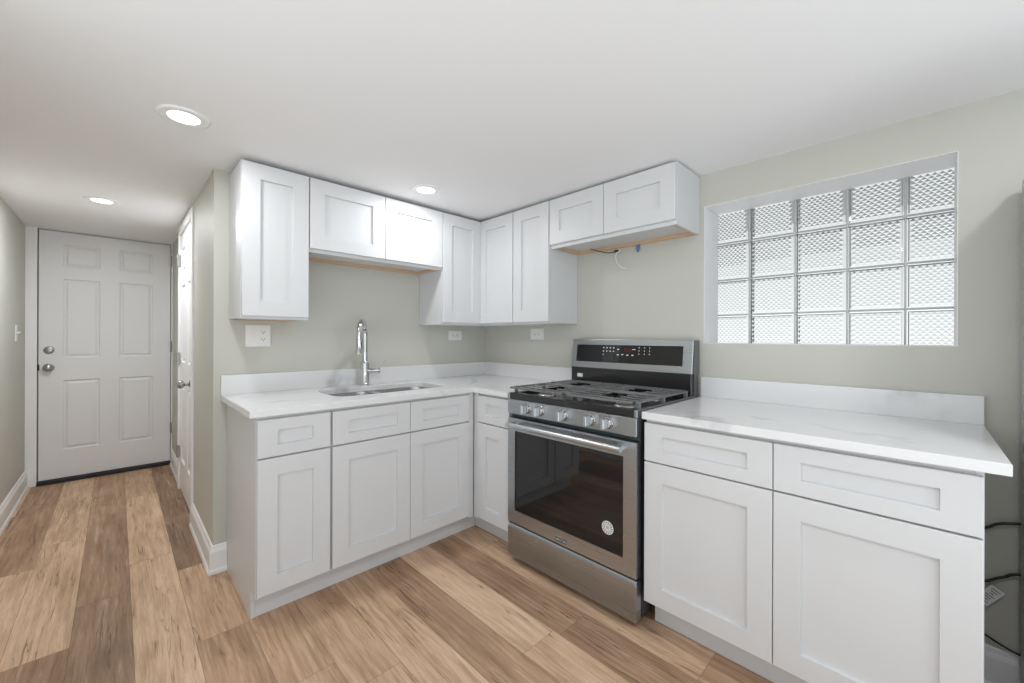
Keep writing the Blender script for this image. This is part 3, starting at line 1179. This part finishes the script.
# badge
bf = GXF
mb = MB()
mb.box((bf - 0.002, -1.3785, 0.2295), (bf - 0.0001, -1.3055, 0.2545), 0.0006)
bd = part(mb, 'brand_badge', M['steelh'], door)
mb = MB()
mb.box((bf - 0.0028, -1.3765, 0.2320), (bf - 0.0021, -1.3075, 0.2520))
mb2 = mb
part(mb, 'badge_plate', M['slot'], door, 'dark name plate')
GLY = {  # strokes on a 0..1 cell (u left->right, v up)
    'M': [((0, 0), (0, 1)), ((0, 1), (0.5, 0.35)), ((0.5, 0.35), (1, 1)), ((1, 1), (1, 0))],
    'A': [((0, 0), (0.5, 1)), ((0.5, 1), (1, 0)), ((0.2, 0.35), (0.8, 0.35))],
    'Y': [((0, 1), (0.5, 0.5)), ((1, 1), (0.5, 0.5)), ((0.5, 0.5), (0.5, 0))],
    'T': [((0, 1), (1, 1)), ((0.5, 1), (0.5, 0))],
    'G': [((1, 0.85), (0.75, 1)), ((0.75, 1), (0.25, 1)), ((0.25, 1), (0, 0.75)), ((0, 0.75), (0, 0.25)), ((0, 0.25), (0.25, 0)), ((0.25, 0), (1, 0)), ((1, 0), (1, 0.5)), ((1, 0.5), (0.55, 0.5))],
}
mb = MB()
u = -1.3135
for ch in 'MAYTAG':
    w, h, zb = 0.0075, 0.0095, 0.2372
    for (a, b), (c, d) in GLY[ch]:
        mb.tube([(bf - 0.0030, u - a * w, zb + b * h), (bf - 0.0030, u - c * w, zb + d * h)], 0.0007, 5)
    u -= 0.0104
part(mb, 'badge_lettering', M['paper'], door, 'light raised letters')
# round sticker on the glass
sy, sz = -1.596, 0.388
mb = MB()
mb.lathe((GXF + 0.0028, sy, sz), (-1, 0, 0), [(0, 0.029), (0.0006, 0.029), (0.0006, 0)], 32, False)
part(mb, 'round_sticker', M['paper'], door, 'round white sticker on the glass')
mb = MB()
for k in range(14):
    a = 2 * math.pi * k / 14
    c = (GXF + 0.0018, sy + 0.0225 * math.cos(a), sz + 0.0225 * math.sin(a))
    mb.obox(c, (1, 0, 0), (0, -math.sin(a), math.cos(a)), (0, math.cos(a), math.sin(a)), 0.0003, 0.0024, 0.0028)
for k in range(24):
    a, b = 2 * math.pi * k / 24, 2 * math.pi * (k + 1) / 24
    mb.add([(GXF + 0.0018, sy + rr * math.cos(q), sz + rr * math.sin(q)) for rr, q in ((0.0145, a), (0.0145, b), (0.0165, b), (0.0165, a))], [(0, 1, 2, 3)])
for dz, w in ((0.005, 0.007), (0.0, 0.009), (-0.005, 0.006)):
    mb.box((GXF + 0.0016, sy - w, sz + dz - 0.001), (GXF + 0.0020, sy + w, sz + dz + 0.001))
part(mb, 'sticker_print', M['print'], door, 'grey print on the round sticker')
# control panel with knobs
mb = MB()
mb.box((-0.630, GY0 + 0.002, 0.7845), (-0.6185, GY1 - 0.002, 0.806))
part(mb, 'vent_gap', M['slot'], t)
mb = MB()
mb.box((GXF - 0.002, GY0 + 0.002, 0.807), (-0.6185, GY1 - 0.002, 0.8845), 0.002)
cp = part(mb, 'control_panel', M['steel'], t)
for off in (0.2345, 0.145, -0.005, -0.157, -0.2465):
    c = (GXF - 0.002, GC + off, 0.846)
    mb = MB()
    mb.lathe(c, (-1, 0, 0), [(0, 0), (0, 0.0265), (0.004, 0.0265), (0.006, 0.0235), (0.013, 0.0225), (0.016, 0.020), (0.017, 0)], 28)
    k = part(mb, 'knob', M['nickel'], t)
    mb = MB()
    mb.box((c[0] - 0.048, c[1] - 0.0075, c[2] - 0.0225), (c[0] - 0.0165, c[1] + 0.0075, c[2] + 0.0225), 0.003)
    part(mb, 'grip', M['steelh'], k)
# cooktop: rim, recessed pan
mb = MB()
CX0, CX1 = -0.660, -0.100
mb.box((CX0, GY0 + 0.014, 0.886), (CX0 + 0.030, GY1 - 0.014, 0.919), 0.003)
mb.box((CX0 + 0.030, GY0 + 0.014, 0.888), (CX1, GY0 + 0.030, 0.917), 0.002)
mb.box((CX0 + 0.030, GY1 - 0.030, 0.888), (CX1, GY1 - 0.014, 0.917), 0.002)
mb.box((CX0 + 0.0305, GY0 + 0.0305, 0.889), (CX1, GY1 - 0.0305, 0.902))
part(mb, 'cooktop', M['enamel'], t)
for nm, ya, yb in (('side_trim', GY0, GY0 + 0.0135), ('side_trim', GY1 - 0.0135, GY1)):
    mb = MB()
    mb.box((CX0 - 0.001, ya, 0.886), (-0.06, yb, 0.918), 0.002)
    part(mb, nm, M['steel'], t, 'steel strip along the cooktop edge')
# burners
for bx, by, br in ((-0.50, GC + 0.24, 0.040), (-0.23, GC + 0.24, 0.032), (-0.365, GC, 0.045), (-0.50, GC - 0.24, 0.046), (-0.23, GC - 0.24, 0.036)):
    mb = MB()
    mb.lathe((bx, by, 0.902), (0, 0, 1), [(0, 0), (0, br + 0.012), (0.004, br + 0.010), (0.010, br), (0.010, 0)], 28)
    bb = part(mb, 'burner', M['nickel'], t, 'light metal burner base')
    mb = MB()
    mb.lathe((bx, by, 0.912), (0, 0, 1), [(0, 0), (0, br - 0.003), (0.006, br - 0.002), (0.010, br - 0.010), (0.010, 0)], 28)
    part(mb, 'burner_cap', M['iron'], bb)
# cast iron grates: two halves
GT = 0.950
for (ya, yb) in ((GC + 0.002, GY1 - 0.012), (GY0 + 0.012, GC - 0.002)):
    mb = MB()
    xa, xb = -0.660, -0.112
    bw = 0.0065

    def bar(p, q, w=bw, z0=GT - 0.007, z1=GT):
        mb.box((min(p[0], q[0]) - w * (p[0] == q[0]), min(p[1], q[1]) - w * (p[1] == q[1]), z0),
               (max(p[0], q[0]) + w * (p[0] == q[0]), max(p[1], q[1]) + w * (p[1] == q[1]), z1), 0.0022)
    # frame
    bar((xa + bw, ya), (xa + bw, yb), z0=GT - 0.010)
    bar((xb - bw, ya), (xb - bw, yb), z0=GT - 0.010)
    bar((xa, ya + bw), (xb, ya + bw), z0=GT - 0.010)
    bar((xa, yb - bw), (xb, yb - bw), z0=GT - 0.010)
    xm = (xa + xb) / 2
    bar((xm, ya), (xm, yb))
    # fingers across the grate, broken over the burners
    ym = (ya + yb) / 2
    n = 9
    for k in range(1, n):
        x = xa + (xb - xa) * k / n
        gap = 0.048 if k in (2, 3, 6, 7) else 0.0
        if gap:
            bar((x, ya), (x, ym - gap), 0.0052)
            bar((x, ym + gap), (x, yb), 0.0052)
        else:
            bar((x, ya), (x, yb), 0.0052)
    for k in (1, 2):
        y = ya + (yb - ya) * k / 3
        for s0, s1 in ((xa, xa + 0.07), (xm - 0.075, xm + 0.075), (xb - 0.07, xb)):
            bar((s0, y), (s1, y), 0.005, z1=GT + 0.0005)
    for xx in (xa + 0.045, xm, xb - 0.02):
        for yy in (ya + bw, yb - bw):
            mb.box((xx - 0.008, yy - 0.008, 0.9025 if xa < xx < xb - 0.02 and abs(xx - xm) < 0.01 else 0.903), (xx + 0.008, yy + 0.008, GT - 0.0055), 0.002)
    part(mb, 'grate', M['iron'], t)
# back guard
mb = MB()
mb.box((-0.100, GY0 + 0.006, 0.900), (-0.045, GY1 - 0.006, 1.034), 0.003)
part(mb, 'back_panel', M['enamel'], t, 'black glossy panel below the display')
# steel backguard: leaning slab
lean = 0.022


def BG(u, v, n):      # v measured up the slab from z=1.030
    return (-0.098 + lean * (v / 0.178) - n, u, 1.030 + v)


mb = MB()
q = [BG(GY0, 0, 0), BG(GY1, 0, 0), BG(GY1, 0.178, 0), BG(GY0, 0.178, 0)]
r = [(-0.030, GY0, 1.030), (-0.030, GY1, 1.030), (-0.030, GY1, 1.208), (-0.030, GY0, 1.208)]
bmx = bmesh.new()
vs = [bmx.verts.new(p) for p in q + r]
for fc in ((0, 1, 2, 3), (7, 6, 5, 4), (0, 4, 5, 1), (1, 5, 6, 2), (2, 6, 7, 3), (3, 7, 4, 0)):
    bmx.faces.new([vs[i] for i in fc])
bmesh.ops.bevel(bmx, geom=bmx.edges[:], offset=0.004, segments=2, profile=0.5, affect='EDGES')
mb.from_bm(bmx)
bgd = part(mb, 'backguard', M['steel'], t)
mb = MB()
mb.box((-0.074, GY0 - 0.0045, 1.026), (-0.012, GY0 - 0.0005, 1.206), 0.001)
mb.box((-0.060, GY0 + 0.001, 0.889), (-0.012, GY0 + 0.0055, 1.0295))
mb.box((-0.0295, GY0 + 0.01, 0.889), (-0.012, GY1 - 0.01, 1.200))
part(mb, 'rear_cover', M['darksteel'], t, 'dark grey side cover of the backguard')
dy0, dy1 = -1.684, -1.008
mb = MB()
mb.add([BG(dy0, 0.040, 0.0004), BG(dy1, 0.040, 0.0004), BG(dy1, 0.145, 0.0004), BG(dy0, 0.145, 0.0004),
        BG(dy0, 0.040, 0.0020), BG(dy1, 0.040, 0.0020), BG(dy1, 0.145, 0.0020), BG(dy0, 0.145, 0.0020)],
       [(3, 2, 1, 0), (4, 5, 6, 7), (0, 1, 5, 4), (1, 2, 6, 5), (2, 3, 7, 6), (3, 0, 4, 7)])
part(mb, 'control_display', M['blackglass'], bgd, 'black glass control display')


def dq(mb, y, v, w, h):
    mb.add([BG(y + w / 2, v - h / 2, 0.0024), BG(y - w / 2, v - h / 2, 0.0024), BG(y - w / 2, v + h / 2, 0.0024), BG(y + w / 2, v + h / 2, 0.0024)], [(0, 1, 2, 3)])


mb = MB()
yr = random.Random(3)
for v in (0.128, 0.108):
    for y in (-1.205, -1.228, -1.251, -1.274):
        dq(mb, y, v, 0.009, 0.0045)
dq(mb, -1.205, 0.088, 0.005, 0.006)
for y, v in ((-1.304, 0.120), (-1.304, 0.088), (-1.333, 0.090), (-1.366, 0.088), (-1.398, 0.088)):
    dq(mb, y, v, 0.012, 0.005)
dq(mb, -1.404, 0.121, 0.020, 0.0035)
for y in (-1.437, -1.470, -1.500):
    for v in (0.132, 0.114, 0.096):
        dq(mb, y, v, 0.004, 0.0055)
part(mb, 'display_lettering', M['legend'], bgd, 'tiny white key legends')
mb = MB()
for y0d in (-1.350, -1.366, -1.382):       # seven segment clock digits
    for (du, dv, w, h) in ((0, 0.010, 0.007, 0.0016), (0, 0, 0.007, 0.0016), (0, -0.010, 0.007, 0.0016), (0.004, 0.005, 0.0016, 0.008), (-0.004, 0.005, 0.0016, 0.008), (0.004, -0.005, 0.0016, 0.008), (-0.004, -0.005, 0.0016, 0.008)):
        dq(mb, y0d + du, 0.116 + dv, w, h)
part(mb, 'clock_digits', M['red'], bgd, 'red clock digits')
mb = MB()
mb.box((-0.1012, -1.062, 0.972), (-0.1002, -1.022, 0.994))
part(mb, 'rating_sticker', M['paper'], t, 'small white sticker')

# ================================================================== REFRIGERATOR (only its near rear edge is in view)
t = thing('refrigerator', 'dark grey refrigerator side at the edge beyond the window worktop', 'refrigerator', (-0.42, -3.14, 0))
mb = MB()
mb.box((-0.48, -3.48, 0.03), (-0.062, -2.786, 1.742), 0.006)
part(mb, 'body', M['greysteel'], t)
mb = MB()
mb.box((-0.0615, -3.47, 0.06), (-0.050, -2.796, 1.735))
part(mb, 'rear_panel', M['rubber'], t, 'black rear panel')
for za, zb in ((0.05, 0.62), (0.63, 1.745)):
    mb = MB()
    mb.box((-0.545, -3.475, za), (-0.482, -2.790, zb), 0.008)
    dd = part(mb, 'door', M['steel'], t)
    mb = MB()
    zz0, zz1 = (0.50, 0.56) if za < 0.1 else (0.70, 1.25)
    if za < 0.1:
        mb.tube([(-0.585, -2.86, 0.54), (-0.585, -3.40, 0.54)], 0.011, 12)
        mb.tube([(-0.585, -2.88, 0.54), (-0.546, -2.88, 0.54)], 0.008, 10)
        mb.tube([(-0.585, -3.38, 0.54), (-0.546, -3.38, 0.54)], 0.008, 10)
    else:
        mb.tube([(-0.585, -3.42, 0.72), (-0.585, -3.42, 1.30)], 0.011, 12)
        mb.tube([(-0.585, -3.42, 0.74), (-0.546, -3.42, 0.74)], 0.008, 10)
        mb.tube([(-0.585, -3.42, 1.28), (-0.546, -3.42, 1.28)], 0.008, 10)
    part(mb, 'handle', M['steelh'], dd)
for fx, fy in ((-0.42, -2.84), (-0.42, -3.42), (-0.12, -2.84), (-0.12, -3.42)):
    mb = MB()
    mb.lathe((fx, fy, 0), (0, 0, 1), [(0, 0), (0, 0.02), (0.031, 0.02), (0.031, 0)], 12)
    part(mb, 'foot', M['rubber'], t)

# cords behind the cabinet end
mb = MB()
mb.tube(spline([(-0.032, -2.6712, 0.536), (-0.030, -2.712, 0.560), (-0.030, -2.74, 0.582), (-0.030, -2.767, 0.592), (-0.030, -2.80, 0.600), (-0.034, -2.86, 0.60)]), 0.0045, 10)
tag(mb.build('power_cord', M['rubber']), 'upper black power cord crossing the wall by the cabinet end', 'cord')
t = thing('power_cord', 'lower black power cord with a white paper tag by the cabinet end', 'cord', (-0.03, -2.74, 0.40))
mb = MB()
mb.tube(spline([(-0.032, -2.6712, 0.367), (-0.030, -2.712, 0.375), (-0.030, -2.74, 0.396), (-0.030, -2.757, 0.408), (-0.030, -2.78, 0.425), (-0.034, -2.86, 0.45)]), 0.0045, 10)
part(mb, 'cable', M['rubber'], t)
mb = MB()
tc_ = Vector((-0.034, -2.722, 0.330))
ay, az = Vector((0, -0.80, 0.60)).normalized(), Vector((0, -0.60, -0.80)).normalized()
az = Vector((0, 0.55, -0.83)).normalized()
ay = Vector((0, -0.83, -0.55)).normalized()
mb.obox(tc_, (1, 0, 0), ay, az, 0.0004, 0.018, 0.036)
part(mb, 'paper_tag', M['paper'], t, 'white printed tag')
mb = MB()
for k in range(7):
    mb.obox(tc_ + az * (-0.026 + 0.0085 * k) + Vector((-0.0006, 0, 0)), (1, 0, 0), ay, az, 0.0001, 0.012 - 0.003 * (k % 3), 0.0013)
part(mb, 'tag_print', M['print'], t, 'rows of tiny grey print')
mb = MB()
mb.tube(spline([(-0.030, -2.6712, 0.214), (-0.028, -2.713, 0.187), (-0.027, -2.757, 0.166), (-0.028, -2.80, 0.156), (-0.030, -2.86, 0.154)]), 0.0036, 10)
tag(mb.build('power_cord', M['rubber']), 'lowest thin black power cord lying along the baseboard top', 'cord')


# ================================================================== OUTLETS, SWITCH
def duplex(fn, cu, cv, horiz, n0, parent):
    """two receptacles as dark slots on a face; returns nothing"""
    def P(a, b):
        return (cu + (b if horiz else a), cv + (a if horiz else b))
    for s in (-1, 1):
        mb = MB()
        pts = rrect(-0.0165, 0.0165, -0.0135, 0.0135, 0.011, 5)
        mb.prism(pts, lambda a, b, d: fn(*P(a, b + s * 0.0195), d), n0, n0 + 0.0022)
        rc = part(mb, 'receptacle', M['plastic'], parent)
        mb = MB()
        for a, w, h in ((-0.0062, 0.0024, 0.009), (0.0062, 0.0024, 0.0075)):
            p = P(a, s * 0.0195 + 0.003)
            ww, hh = (h, w) if horiz else (w, h)
            fbox(mb, fn, p[0] - ww / 2, p[0] + ww / 2, p[1] - hh / 2, p[1] + hh / 2, n0 + 0.0023, n0 + 0.0027)
        p = P(0, s * 0.0195 - 0.0065)
        fbox(mb, fn, p[0] - 0.0024, p[0] + 0.0024, p[1] - 0.0024, p[1] + 0.0024, n0 + 0.0023, n0 + 0.0027)
        part(mb, 'socket_slots', M['slot'], rc, 'dark socket slots')


def plate(fn, u0, u1, v0, v1, th=0.006):
    mb = MB()
    fbox(mb, fn, u0, u1, v0, v1, 0.0008, th, 0.0022)
    return mb


t = thing('wall_outlet', 'white double outlet plate under the tall left wall cabinet', 'outlet', (-1.638, -0.001, 1.222))
part(plate(SINK, -1.6975, -1.578, 1.163, 1.282), 'cover_plate', M['plastic'], t)
duplex(SINK, -1.6145, 1.2225, False, 0.0062, t)
mb = MB()
fbox(mb, SINK, -1.6665, -1.6555, 1.208, 1.237, 0.0061, 0.0075)
fbox(mb, SINK, -1.6645, -1.6575, 1.220, 1.233, 0.0076, 0.013, 0.001)
sw = part(mb, 'toggle_switch', M['plastic'], t)
t = thing('wall_outlet', 'white horizontal outlet under the corner wall cabinet on the sink wall', 'outlet', (-0.307, -0.001, 1.232), 'horizontal outlets above the worktop')
part(plate(SINK, -0.3705, -0.2435, 1.196, 1.268), 'cover_plate', M['plastic'], t)
duplex(SINK, -0.307, 1.232, True, 0.0062, t)
t = thing('wall_outlet', 'white horizontal outlet under the narrow wall cabinet near the range', 'outlet', (-0.001, -0.589, 1.241), 'horizontal outlets above the worktop')
part(plate(STOVE, -0.6545, -0.5255, 1.203, 1.283), 'cover_plate', M['plastic'], t)
duplex(STOVE, -0.589, 1.241, True, 0.0062, t)

LEFT = lambda u, v, n: (XL + n, u, v)
t = thing('light_switch', 'white toggle light switch on the wall left of the entry door', 'switch', (XL + 0.001, 2.04, 1.238))
part(plate(LEFT, 2.005, 2.077, 1.180, 1.296), 'cover_plate', M['plastic'], t)
mb = MB()
mb.obox((XL + 0.015, 2.041, 1.243), Vector((0.85, 0, 0.5)).normalized(), (0, 1, 0), Vector((-0.5, 0, 0.85)).normalized(), 0.0095, 0.0045, 0.005, 0.0015)
part(mb, 'toggle', M['plastic'], t)

# ================================================================== DOWNLIGHTS
LAB = ['round recessed downlight in the ceiling nearest the tall left wall cabinet',
       'round recessed downlight in the ceiling in front of the corner wall cabinet',
       'round recessed downlight in the ceiling of the hall before the entry door']
first = None
for (x, y), lab in zip(DOWNLIGHTS, LAB):
    z = ceil_z(y)
    if first is None:
        t = thing('downlight', lab, 'ceiling light', (x, y, z), 'recessed ceiling downlights')
        mb = MB()
        mb.lathe((x, y, z), (0, 0, -1), [(-0.004, 0.062), (-0.004, 0.084), (0.004, 0.084), (0.0075, 0.081), (0.0085, 0.074), (0.0075, 0.060), (0.006, 0.0515), (0.0035, 0.0510)], 40)
        part(mb, 'trim_ring', M['trim'], t)
        mb = MB()
        mb.lathe((x, y, z), (0, 0, -1), [(0.002, 0), (0.002, 0.0508), (0.0058, 0.0508), (0.0066, 0.045), (0.0072, 0)], 40)
        part(mb, 'lens', M['lens'], t, 'glowing white lens')
        first = t
    else:
        c = first.copy()
        COL.objects.link(c)
        c.location = (x, y, z)
        c['label'] = lab
        for ch in first.children:
            d = ch.copy()
            COL.objects.link(d)
            d.parent = c
